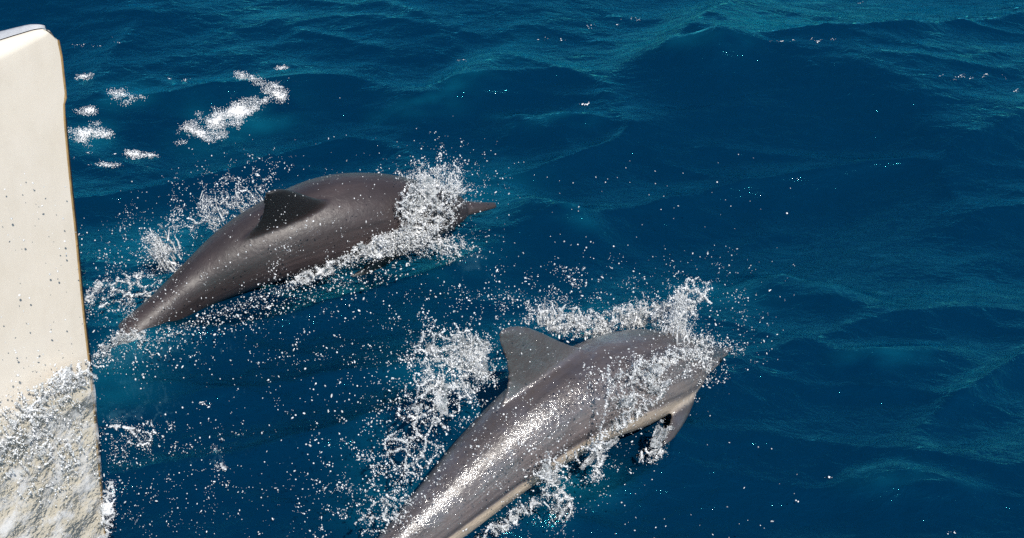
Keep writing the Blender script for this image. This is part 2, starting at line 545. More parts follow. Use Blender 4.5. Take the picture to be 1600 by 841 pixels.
def world_pt(s, z, inb): return W0 + AFT * s + np.array([0, 0, z]) - OUT * inb


rings = []
for s in stations:
    ring = []
    w_t = hull_width(s, Z_TOP)
    r = max(1e-4, min(0.05, 0.30 * w_t))
    bevel = 0.0
    drop = 0.0
    top = Z_TOP - drop
    zz = np.linspace(-0.45, top - r, 60)
    for z in zz: ring.append(world_pt(s + stem_off(z), z, bevel))
    for a in np.linspace(0, math.pi / 2, 9)[1:]:
        z = top - r + r * math.sin(a)
        ring.append(world_pt(s + stem_off(z), z, bevel + r - r * math.cos(a)))
    for k in np.linspace(0, 1, 7)[1:]:
        i = r + (w_t - 2 * r) * k
        cam_ = 0.010 * math.sin(math.pi * k)
        ring.append(world_pt(s + stem_off(top), top + cam_, i))
    for a in np.linspace(0, math.pi / 2, 7)[1:]:
        z = top - r + r * math.cos(a)
        ring.append(world_pt(s + stem_off(z), z, w_t - r + r * math.sin(a)))
    for z in zz[::-1][1::3]: ring.append(world_pt(s + stem_off(z), z, hull_width(s, z)))
    rings.append(ring)
R = np.array(rings); nS, nR = R.shape[:2]
ndk0, ndk1 = 60 + 8 - 1, 60 + 8 + 6 - 1      # the deck strip within a ring
allF = grid_faces(nS, nR)
col = np.tile(np.arange(nR - 1), nS - 1)
deckmask = (col >= ndk0) & (col < ndk1)
V = R.reshape(-1, 3) - W0


def compact(V, F):
    u, inv = np.unique(F, return_inverse=True)
    return V[u], inv.reshape(F.shape)


Vh, Fh = compact(V, allF[~deckmask])
cap = [i for i in range(nR)]
hm = np_mesh('hull', Vh, Fh)
bm = bmesh.new(); bm.from_mesh(hm)
bmesh.ops.remove_doubles(bm, verts=bm.verts, dist=5e-5)
bmesh.ops.recalc_face_normals(bm, faces=bm.faces)
bm.to_mesh(hm); bm.free()
hm.materials.append(M_HULL)
link('hull', hm, boat)
Vd, Fd = compact(V, allF[deckmask])
dm = np_mesh('deck', Vd + np.array([0, 0, 0.003]), Fd)
bm = bmesh.new(); bm.from_mesh(dm); bmesh.ops.recalc_face_normals(bm, faces=bm.faces)
if sum(f.normal.z for f in bm.faces) < 0: bmesh.ops.reverse_faces(bm, faces=bm.faces)
bm.to_mesh(dm); bm.free()
dm.materials.append(M_DECK)
link('deck', dm, boat)


def tube_mesh(name, pts, rad, seg=8, squash=1.0):
    pts = np.array(pts); rad = np.broadcast_to(np.asarray(rad, float), (len(pts),))
    T = np.gradient(pts, axis=0); T /= np.linalg.norm(T, axis=1)[:, None]
    A = np.cross(T, OUT); A /= np.linalg.norm(A, axis=1)[:, None]
    B = np.cross(A, T)
    an = np.linspace(0, 2 * math.pi, seg, endpoint=False)
    V = pts[:, None] + rad[:, None, None] * (np.cos(an)[None, :, None] * A[:, None] + squash * np.sin(an)[None, :, None] * B[:, None])
    n = len(pts)
    i = np.arange(n * seg).reshape(n, seg)
    F = np.stack([i[:-1], np.roll(i, -1, 1)[:-1], np.roll(i, -1, 1)[1:], i[1:]], -1).reshape(-1, 4)
    return np_mesh(name, V.reshape(-1, 3), F)


ez = np.linspace(-0.4, Z_TOP - 0.05, 140)
me = tube_mesh('stem_edge', [world_pt(stem_off(z) - 0.001, z, 0.004) - W0 for z in ez], 0.0055)
me.materials.append(M_EDGE); o = link('stem_edge', me, boat); o['label'] = 'thin tan worn edge along the stem'
z_notch = float(SIDE.at([101], [172], 0, -9)[0, 2])
ez = np.linspace(0.3, z_notch, 100)
me = tube_mesh('stem_guard', [world_pt(stem_off(z) - 0.006, z, 0.014) - W0 for z in ez],
               0.010 * np.clip(np.minimum(np.linspace(0, 12, 100), np.linspace(30, 0, 100) + 0.3), 0.2, 1))
me.materials.append(M_GUARD); o = link('stem_guard', me, boat); o['label'] = 'dark rubber strip down the front of the stem'

# ------------------------------------------------------------------ the dolphins


def interp_curve(P_, n):
    """Catmull-Rom through rows of P_"""
    P_ = np.array(P_, float); Q = np.vstack([2 * P_[0] - P_[1], P_, 2 * P_[-1] - P_[-2]])
    out = []
    m = len(P_) - 1
    for u in np.linspace(0, m, n):
        i = min(int(u), m - 1); t = u - i
        a, b, c, d = Q[i], Q[i + 1], Q[i + 2], Q[i + 3]
        out.append(0.5 * ((2 * b) + (c - a) * t + (2 * a - 5 * b + 4 * c - d) * t * t + (3 * b - a - 3 * c + d) * t ** 3))
    return np.array(out)


def make_dolphin(name, rows, roll, fin, pec, mat, label, side, eye_at):
    """rows: pixel x, y of the body's middle, its height over the water, half thickness in pixels, width ratio"""
    ctr = np.array([p1(a, b, c) for a, b, c, d, e in rows])
    rad = np.array([d / (FPX / ((q - C0) @ FW)) for (a, b, c, d, e), q in zip(rows, ctr)])
    rat = np.array([r[4] for r in rows])
    crv = interp_curve(np.column_stack([ctr, rad, rat]), 150)
    sp, rd, rt_ = crv[:, :3], crv[:, 3], crv[:, 4]
    T = np.gradient(sp, axis=0); T /= np.linalg.norm(T, axis=1)[:, None]
    flat = sp[-1] - sp[0]; flat[2] = 0; flat /= np.linalg.norm(flat)
    lat0 = np.array([flat[1], -flat[0], 0.0])                       # starboard side
    upv = np.array([0, 0, 1.0]) * math.cos(roll) + lat0 * math.sin(roll)
    U = upv - (T @ upv)[:, None] * T; U /= np.linalg.norm(U, axis=1)[:, None]
    Lt = np.cross(T, U)                                             # starboard
    arc = np.concatenate([[0], np.cumsum(np.linalg.norm(np.diff(sp, axis=0), axis=1))])
    along = arc / arc[-1]

    def frame(t):
        f = lambda A: np.array([np.interp(t, along, A[:, k]) for k in range(3)])
        return f(sp), f(T), f(U), f(Lt), float(np.interp(t, along, rd)), float(np.interp(t, along, rt_))

    bm = bmesh.new()

    def loft(rings, close_ends=True):
        vs = [[bm.verts.new(p) for p in r] for r in rings]
        n = len(vs[0])
        for a, b in zip(vs[:-1], vs[1:]):
            for k in range(n):
                bm.faces.new((a[k], a[(k + 1) % n], b[(k + 1) % n], b[k]))
        bm.faces.new(vs[0][::-1]); bm.faces.new(vs[-1])

    an = np.linspace(0, 2 * math.pi, 40, endpoint=False)
    rings = []
    for i in range(150):
        c, s = np.cos(an), np.sin(an)
        up_r = rd[i] * np.where(s > 0, 1.0, 1.0)
        wd = rd[i] * rt_[i]
        rings.append(sp[i] + (np.sign(s) * np.abs(s) ** 0.95 * up_r)[:, None] * U[i] + (np.sign(c) * np.abs(c) ** 0.95 * wd)[:, None] * Lt[i])
    loft(rings)

    def foil(lead, trail, thick, ndir):
        """closed blade between a leading and a trailing edge"""
        rr = []
        n = 16
        for a, b, th in zip(lead, trail, thick):
            ring = []
            for k in range(n):
                q = 2 * math.pi * k / n
                u = 0.5 - 0.5 * math.cos(q)
                t = th * math.sin(q) * (1.15 - 0.55 * u)
                ring.append(a + (b - a) * u + ndir * t)
            rr.append(ring)
        loft(rr)

    # dorsal fin
    t0, t1, hgt, tipk = fin                       # base rear, base front (along), height, tip position from the rear
    n = 22
    lead, trail, thick = [], [], []
    cR, TR, UR, LR, rR, _ = frame(t0); cF, TF, UF, LF, rF, _ = frame(t1)
    tm = 0.5 * (t0 + t1); cM, TM, UM, LM, rM, _ = frame(tm)
    baseR = cR + UR * rR * 0.90; baseF = cF + UF * rF * 0.90
    tip = baseR + (baseF - baseR) * tipk + UM * hgt
    for s in np.linspace(0, 1, n):
        fl = 0.52 * s + 0.48 * s ** 2.2           # the front edge sweeps back, rounded
        h1 = 1 - (1 - s) ** 1.25
        le = baseF + (tip - baseF) * s + UM * hgt * 0.42 * math.sin(math.pi * s) * (s - 0.22)
        te = baseR + (tip - baseR) * s + (baseF - baseR) * 0.17 * math.sin(math.pi * s ** 0.8) * (1 - 0.35 * s)
        le = le + (baseF - baseR) * 0.14 * (1 - s) ** 4; te = te - (baseF - baseR) * 0.12 * (1 - s) ** 4
        g = max(0.0, (s - 0.86) / 0.14)
        mid = 0.5 * (le + te)
        wtip = (baseF - baseR) * 0.03
        le = le + wtip * s * (1 - g ** 2); te = te - wtip * s * (1 - g ** 2)
        lead.append(le - UM * 0.03 * (1 - s)); trail.append(te - UM * 0.03 * (1 - s)); thick.append(0.026 * (1 - s) + 0.008)
    foil(lead, trail, thick, LM)
    # pectoral fins
    for sd in (1, -1):
        tp, droop, back, ln = pec
        c, Tq, Uq, Lq, r, q = frame(tp)
        root = c + Lq * sd * r * q * 0.78 - Uq * r * 0.52
        d = Lq * sd * math.cos(droop) - Uq * math.sin(droop); d = d * math.cos(back) - Tq * math.sin(back)
        nd = np.cross(d, Tq); nd /= np.linalg.norm(nd)
        lead, trail, thick = [], [], []
        for s in np.linspace(-0.15, 1, 14):
            w = 0.125 * (1 - 0.55 * max(s, 0) ** 1.4)
            if s > 0.85: w *= math.sqrt(max(0.05, 1 - ((s - 0.85) / 0.16) ** 2))
            m_ = root + d * ln * s - Tq * (0.07 * max(s, 0) ** 2)
            lead.append(m_ + Tq * w * 0.55); trail.append(m_ - Tq * w * 0.45); thick.append(0.015 * (1 - 0.5 * max(s, 0)) + 0.003)
        foil(lead, trail, thick, nd)
    # flukes
    c, Tq, Uq, Lq, r, q = frame(0.03)
    for sd in (1, -1):
        lead, trail, thick = [], [], []
        for s in np.linspace(-0.05, 1, 14):
            m_ = c + Lq * sd * 0.27 * s - Tq * (0.03 + 0.13 * max(s, 0) ** 1.5)
            w = 0.16 * (1 - 0.75 * max(s, 0)) * (1 if s < 0.9 else math.sqrt(max(0.08, 1 - ((s - 0.9) / 0.11) ** 2)))
            lead.append(m_ + Tq * w * 0.6); trail.append(m_ - Tq * w * 0.4); thick.append(0.013 - 0.006 * max(s, 0))
        foil(lead, trail, thick, Uq)
    bmesh.ops.recalc_face_normals(bm, faces=bm.faces)
    base = Vector(p1(rows[len(rows) // 2][0], rows[len(rows) // 2][1], 0.0)); base = Vector((sp[75][0], sp[75][1], 0.0))
    raw = bpy.data.meshes.new('raw'); bm.to_mesh(raw); bm.free()
    tmp = link('tmp', raw)
    rm = tmp.modifiers.new('r', 'REMESH'); rm.mode = 'VOXEL'; rm.voxel_size = 0.0075; rm.use_smooth_shade = True
    sm = tmp.modifiers.new('s', 'SMOOTH'); sm.factor = 0.5; sm.iterations = 5
    dg = bpy.context.evaluated_depsgraph_get()
    me = bpy.data.meshes.new_from_object(tmp.evaluated_get(dg))
    bpy.data.objects.remove(tmp)
    co = np.zeros(len(me.vertices) * 3); me.vertices.foreach_get('co', co); co = co.reshape(-1, 3)
    # where each point lies on the animal
    idx = np.zeros(len(co), int)
    for a in range(0, len(co), 4000):
        d = ((co[a:a + 4000, None] - sp[None]) ** 2).sum(-1); idx[a:a + 4000] = d.argmin(1)
    rel = co - sp[idx]; dist = np.linalg.norm(rel, axis=1)
    dors = (rel * U[idx]).sum(1) / np.maximum(dist, 1e-4)
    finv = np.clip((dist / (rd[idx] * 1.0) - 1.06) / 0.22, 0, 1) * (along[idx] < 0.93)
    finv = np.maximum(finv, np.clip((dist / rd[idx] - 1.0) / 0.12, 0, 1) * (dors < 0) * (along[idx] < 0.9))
    # the crease of the mouth and the fold where the beak meets the melon
    lat = (rel * Lt[idx]).sum(1); vert = (rel * U[idx]).sum(1)
    ta = along[idx]
    crease = np.exp(-((ta - 0.915) / 0.010) ** 2) * np.clip(dors + 0.3, 0, 1) * 0.012
    mouth = np.exp(-((dors + 0.18) / 0.14) ** 2) * np.clip((ta - 0.865) / 0.03, 0, 1) * 0.006
    co = co - (rel / np.maximum(dist, 1e-4)[:, None]) * (crease + mouth)[:, None]
    me.vertices.foreach_set('co', (co - np.array(base)).ravel().astype(np.float32))
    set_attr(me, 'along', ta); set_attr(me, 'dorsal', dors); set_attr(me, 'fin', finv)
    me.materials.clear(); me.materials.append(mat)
    me.polygons.foreach_set('use_smooth', np.ones(len(me.polygons), bool))
    me.update()
    ob = link(name, me); ob.location = base
    tag(ob, label, 'dolphin', 'dolphins leaping beside the bow')
    # eyes and blowhole
    for sd in (1, -1):
        c, Tq, Uq, Lq, r, q = frame(eye_at)
        pos = c + Lq * sd * r * q * 0.975 - Uq * r * 0.13
        b2 = bmesh.new(); bmesh.ops.create_icosphere(b2, subdivisions=2, radius=0.013)
        for v in b2.verts:
            l = v.co.copy(); v.co = Vector(Tq * l.x * 1.35 + Uq * l.y * 0.8 + Lq * l.z * 0.6 + pos) - base
        em = bpy.data.meshes.new('eye'); b2.to_mesh(em); b2.free(); em.materials.append(M_EYE)
        for p in em.polygons: p.use_smooth = True
        link('eye', em, ob)
    c, Tq, Uq, Lq, r, q = frame(eye_at - 0.035)
    b2 = bmesh.new(); bmesh.ops.create_icosphere(b2, subdivisions=2, radius=0.02)
    for v in b2.verts:
        l = v.co.copy(); v.co = Vector(Tq * (l.x * 0.5 - 14 * l.y * l.y) + Lq * l.y * 1.1 + Uq * (l.z * 0.25 + r * 0.99 - 0.3 * l.y * l.y / r) + c) - base
    em = bpy.data.meshes.new('blowhole'); b2.to_mesh(em); b2.free(); em.materials.append(M_EYE)
    link('blowhole', em, ob)
    return dict(ob=ob, sp=sp, rd=rd, U=U, L=Lt, T=T, along=along, plane=Upright(sp[75], flat))


far_rows = [(115, 590, -0.08, 13, 0.9), (160, 562, -0.02, 22, 0.9), (203, 528, 0.045, 31, 0.88), (250, 490, 0.10, 36, 0.8), (305, 448, 0.14, 48, 0.78),
            (370, 405, 0.21, 61, 0.86), (440, 371, 0.265, 68, 0.93), (515, 344, 0.29, 70, 0.97), (585, 334, 0.27, 64, 0.98),
            (640, 332, 0.23, 53, 0.97), (682, 331, 0.19, 39, 0.95), (712, 328, 0.16, 25, 0.95), (728, 326, 0.145, 12, 1.1), (750, 324, 0.125, 7, 1.3), (774, 321, 0.10, 4, 1.4)]
near_rows = [(452, 1010, -0.12, 16, 0.9), (505, 965, -0.06, 20, 0.72), (560, 918, 0.0, 30, 0.68), (622, 862, 0.06, 43, 0.72), (692, 798, 0.13, 57, 0.8),
             (766, 727, 0.21, 68, 0.88), (843, 662, 0.28, 76, 0.94), (915, 618, 0.31, 78, 0.97), (983, 593, 0.29, 77, 0.98),
             (1040, 578, 0.25, 62, 0.97), (1080, 563, 0.19, 37, 0.95), (1104, 558, 0.14, 23, 0.95), (1120, 555, 0.10, 14, 1.1), (1142, 551, 0.05, 9, 1.3), (1168, 547, -0.01, 5, 1.4)]
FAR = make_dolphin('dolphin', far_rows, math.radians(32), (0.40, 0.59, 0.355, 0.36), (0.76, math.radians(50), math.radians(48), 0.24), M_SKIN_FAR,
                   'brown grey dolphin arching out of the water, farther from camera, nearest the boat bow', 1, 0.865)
NEAR = make_dolphin('dolphin', near_rows, math.radians(-12), (0.41, 0.585, 0.29, 0.33), (0.715, math.radians(62), math.radians(34), 0.165), M_SKIN_NEAR,
                    'nearer grey dolphin with sun glint on its flank, cream belly and upright dorsal fin', 1, 0.865)

SPRAY = True
# ------------------------------------------------------------------ liquid


def merged_liquid(name, pts, rad, voxel, mat, label, veil=0.9):
    """drops that flow together where they touch, as one skin of water"""
    pts = np.asarray(pts); rad = np.asarray(rad)
    if veil: mist_from(pts, rad, veil, 0.006)
    c = pts.mean(0); c[2] = 0
    me = bpy.data.meshes.new('pts')
    me.vertices.add(len(pts)); me.vertices.foreach_set('co', (pts - c).astype(np.float32).ravel())
    set_attr(me, 'rad', rad)
    tmp = link('tmp', me)
    ng = bpy.data.node_groups.new('merge', 'GeometryNodeTree')
    ng.interface.new_socket('Geometry', in_out='INPUT', socket_type='NodeSocketGeometry')
    ng.interface.new_socket('Geometry', in_out='OUTPUT', socket_type='NodeSocketGeometry')
    gi = ng.nodes.new('NodeGroupInput'); go = ng.nodes.new('NodeGroupOutput')
    na = ng.nodes.new('GeometryNodeInputNamedAttribute'); na.data_type = 'FLOAT'; na.inputs['Name'].default_value = 'rad'
    mp = ng.nodes.new('GeometryNodeMeshToPoints')
    pv = ng.nodes.new('GeometryNodePointsToVolume'); pv.resolution_mode = 'VOXEL_SIZE'
    pv.inputs['Voxel Size'].default_value = voxel
    vm = ng.nodes.new('GeometryNodeVolumeToMesh')
    vm.inputs['Threshold'].default_value = 0.3
    vm.inputs['Adaptivity'].default_value = 0.45
    ng.links.new(gi.outputs[0], mp.inputs['Mesh']); ng.links.new(na.outputs[0], mp.inputs['Radius'])
    ng.links.new(mp.outputs[0], pv.inputs['Points']); ng.links.new(na.outputs[0], pv.inputs['Radius'])
    ng.links.new(pv.outputs[0], vm.inputs['Volume']); ng.links.new(vm.outputs[0], go.inputs[0])
    md = tmp.modifiers.new('g', 'NODES'); md.node_group = ng
    sm = tmp.modifiers.new('s', 'SMOOTH'); sm.factor = 0.5; sm.iterations = 2
    dg = bpy.context.evaluated_depsgraph_get()
    out = bpy.data.meshes.new_from_object(tmp.evaluated_get(dg))
    bpy.data.objects.remove(tmp)
    out.materials.clear(); out.materials.append(mat)
    out.polygons.foreach_set('use_smooth', np.ones(len(out.polygons), bool))
    o = link(name, out); o.location = c
    tag(o, label, kind='stuff')
    print(name, len(pts), 'points', len(out.polygons), 'faces')
    return o


def drops(name, pts, rad, mat, label):
    """single airborne drops, each slightly drawn out, as instances on points"""
    pts = np.asarray(pts); rad = np.asarray(rad); n = len(pts)
    c = pts.mean(0); c[2] = 0
    me = bpy.data.meshes.new(name)
    me.vertices.add(n); me.vertices.foreach_set('co', (pts - c).astype(np.float32).ravel())
    sc = rad[:, None] * np.column_stack([rng.uniform(0.8, 1.1, n), rng.uniform(0.8, 1.1, n), 1.0 + 1.5 * rng.uniform(0, 1, n) ** 3])
    a = me.attributes.new('size', 'FLOAT_VECTOR', 'POINT'); a.data.foreach_set('vector', sc.astype(np.float32).ravel())
    rot = np.column_stack([rng.normal(0.35, 0.5, n), rng.normal(0.5, 0.5, n), rng.uniform(0, 6.28, n)])
    a = me.attributes.new('turn', 'FLOAT_VECTOR', 'POINT'); a.data.foreach_set('vector', rot.astype(np.float32).ravel())
    ob = link(name, me); ob.location = c
    ng = bpy.data.node_groups.new('spray', 'GeometryNodeTree')
    ng.interface.new_socket('Geometry', in_out='INPUT', socket_type='NodeSocketGeometry')
    ng.interface.new_socket('Geometry', in_out='OUTPUT', socket_type='NodeSocketGeometry')
    gi = ng.nodes.new('NodeGroupInput'); go = ng.nodes.new('NodeGroupOutput')
    ico = ng.nodes.new('GeometryNodeMeshIcoSphere'); ico.inputs['Radius'].default_value = 1.0; ico.inputs['Subdivisions'].default_value = 1
    sm = ng.nodes.new('GeometryNodeSetShadeSmooth'); sk = ng.nodes.new('GeometryNodeSetMaterial'); sk.inputs['Material'].default_value = mat
    ip = ng.nodes.new('GeometryNodeInstanceOnPoints')
    a1 = ng.nodes.new('GeometryNodeInputNamedAttribute'); a1.data_type = 'FLOAT_VECTOR'; a1.inputs['Name'].default_value = 'size'
    a2 = ng.nodes.new('GeometryNodeInputNamedAttribute'); a2.data_type = 'FLOAT_VECTOR'; a2.inputs['Name'].default_value = 'turn'
    L = ng.links.new
    L(ico.outputs[0], sm.inputs[0]); L(sm.outputs[0], sk.inputs[0]); L(sk.outputs[0], ip.inputs['Instance'])
    L(gi.outputs[0], ip.inputs['Points']); L(a1.outputs[0], ip.inputs['Scale']); L(a2.outputs[0], ip.inputs['Rotation'])
    L(ip.outputs[0], go.inputs[0])
    md = ob.modifiers.new('spray', 'NODES'); md.node_group = ng
    me.materials.append(mat)
    tag(ob, label, kind='stuff')
    return ob


MIST = []


def mist_from(q, r, per, spread):
    """fine mist that hangs along threads of water"""
    k = rng.integers(0, len(q), int(len(q) * per))
    MIST.append((q[k] + rng.normal(size=(len(k), 3)) * (spread * rng.uniform(0.2, 1.6, len(k)))[:, None], px_r(0.28 + 0.45 * rng.uniform(0, 1, len(k)) ** 3)))


def px_r(r): return np.asarray(r) / 430.0


def ell(n, cx, cy, hw, hh, rot, power=0.5):
    """random pixels in a turned ellipse; power 0.5 is even, more crowds the middle"""
    a = rng.uniform(0, 2 * math.pi, n); r = rng.uniform(0, 1, n) ** power
    u, v = r * np.cos(a) * hw, r * np.sin(a) * hh
    c, s = math.cos(math.radians(rot)), math.sin(math.radians(rot))
    return cx + u * c - v * s, cy + u * s + v * c, r


def lace(pl, cx, cy, hw, hh, rot, cell, off, depth, n=9000, thr=0.20, rmin=0.8, rmax=2.2, seed=0):
    """a torn sheet of water: a net of threads round holes of about 'cell' pixels"""
    n = int(n * 1.5)
    x, y, r = ell(n, cx, cy, hw, hh, rot)
    m = max(6, int(math.pi * hw * hh / cell ** 2))
    sx_, sy_, _ = ell(m, cx, cy, hw * 1.15, hh * 1.15, rot)
    w = 8.0
    xw = x + w * perlin(x / 24, y / 24, seed) + 4 * perlin(x / 9, y / 9, seed + 4)
    yw = y + w * perlin(x / 24, y / 24, seed + 9) + 4 * perlin(x / 9, y / 9, seed + 14)
    d = np.sqrt((xw[:, None] - sx_) ** 2 + (yw[:, None] - sy_) ** 2)
    d.partition(1, axis=1)
    e = (d[:, 1] - d[:, 0]) / cell
    clump = perlin(x / 38, y / 38, seed + 21)
    lim = thr * (1.15 - r ** 2 * 0.9) * (0.75 + 1.5 * clump)
    k = (e < lim) & (perlin(x / 5.5, y / 5.5, seed + 31) > -0.2)
    x, y, e, lim = x[k], y[k], e[k], lim[k]
    if not len(x): return np.zeros((0, 3)), np.zeros(0)
    o = off + depth * (perlin(x / 50, y / 50, seed + 2) * 1.6 + 0.15 * rng.normal(size=len(x)))
    x = x + rng.normal(size=len(x)) * 0.7; y = y + rng.normal(size=len(x)) * 0.7
    q = pl.at(x, y, o)
    return q, px_r(rmin + (rmax - rmin) * np.clip(1 - e / np.maximum(lim, 1e-3), 0, 1) * rng.uniform(0.4, 1, len(x)))


def sheet(pl, cx, cy, hw, hh, rot, off, depth, seed=0, gap=0.0, r=1.25):
    """an unbroken skin of water with ragged holes"""
    n = int(math.pi * hw * hh * 1.1)
    x, y, q = ell(n, cx, cy, hw, hh, rot)
    k = fbm(x / 34, y / 34, seed + 0.7, 3) + 0.25 - 0.55 * q ** 2 > gap
    x, y = x[k], y[k]
    o = off + depth * perlin(x / 45, y / 45, seed + 2) * 1.6
    return pl.at(x, y, o), px_r(np.full(len(x), r) * rng.uniform(0.9, 1.15, len(x)))


def jets(pl, n, base, aim, fan, length, off, depth, r0=3.0, grav=0.25):
    """fingers of water thrown from a patch: base (x,y,hw,hh) in pixels, aim in image degrees (90 = up)"""
    Q, Rr = [], []
    bx, by, _ = ell(n, base[0], base[1], base[2], base[3], 0)
    for i in range(n):
        a = math.radians(aim + rng.normal() * fan); ln = length * rng.uniform(0.35, 1.0) ** 1.2
        k = max(6, int(ln / 0.9))
        s = np.linspace(0, 1, k)
        wob = rng.uniform(0, 99)
        x = bx[i] + math.cos(a) * ln * s + 16 * s * perlin(s * 3, wob)
        y = by[i] - math.sin(a) * ln * s + grav * ln * s * s + 16 * s * perlin(s * 3, wob + 7)
        o = off + depth * (rng.normal() * 0.6 + rng.normal() * 0.8 * s)
        bead = 0.5 + 0.5 * np.sin(s * ln / rng.uniform(2.2, 5.0) + wob)
        r = r0 * 0.78 * rng.uniform(0.5, 1.1) * (1 - 0.62 * s) * (1 - 0.75 * s * (1 - bead))
        keep = (r > 0.75) & ((s < 0.45) | (bead > 0.25))
        if keep.sum() < 1: continue
        Q.append(pl.at(x[keep], y[keep], o[keep] if np.ndim(o) else o)); Rr.append(px_r(r[keep]))
    return np.vstack(Q), np.concatenate(Rr)


def cloud(pl, n, cx, cy, hw, hh, rot, off, depth, r=(0.6, 2.2), power=0.8, clump=1.0):
    """drops thinning outwards, gathered into wisps"""
    m = n * 5
    u, v = rng.normal(size=m) * hw * 0.52, rng.normal(size=m) * hh * 0.52
    c, s = math.cos(math.radians(rot)), math.sin(math.radians(rot))
    x, y = cx + u * c - v * s, cy + u * s + v * c
    sd = cx * 0.013 + cy * 0.017
    w = np.clip(0.16 + 1.9 * fbm(x / 26, y / 26, sd, 3) * clump, 0.03, 1)
    p = np.clip(w / w.mean() * 0.2, 0, 1)
    k = rng.uniform(0, 1, m) < p
    x, y, w = x[k], y[k], w[k]
    n = len(x)
    o = off + depth * (0.5 * rng.normal(size=n) + 1.5 * perlin(x / 40, y / 40, sd + 3))
    return pl.at(x, y, o), px_r((r[0] + (r[1] - r[0]) * rng.uniform(0, 1, n) ** 4))


def path_cloud(pl, n, pts, width, off, depth, r=(0.6, 2.2)):
    pts = np.array(pts, float)
    seg = np.linalg.norm(np.diff(pts, axis=0), axis=1); cum = np.concatenate([[0], np.cumsum(seg)])
    u = rng.uniform(0, cum[-1], n)
    x = np.interp(u, cum, pts[:, 0]) + rng.normal(size=n) * width; y = np.interp(u, cum, pts[:, 1]) + rng.normal(size=n) * width
    return pl.at(x, y, off + depth * rng.normal(size=n)), px_r(r[0] + (r[1] - r[0]) * rng.uniform(0, 1, n) ** 3)


def join(parts):
    parts = [p for p in parts if len(p[0])]
    return np.vstack([p[0] for p in parts]), np.concatenate([p[1] for p in parts])


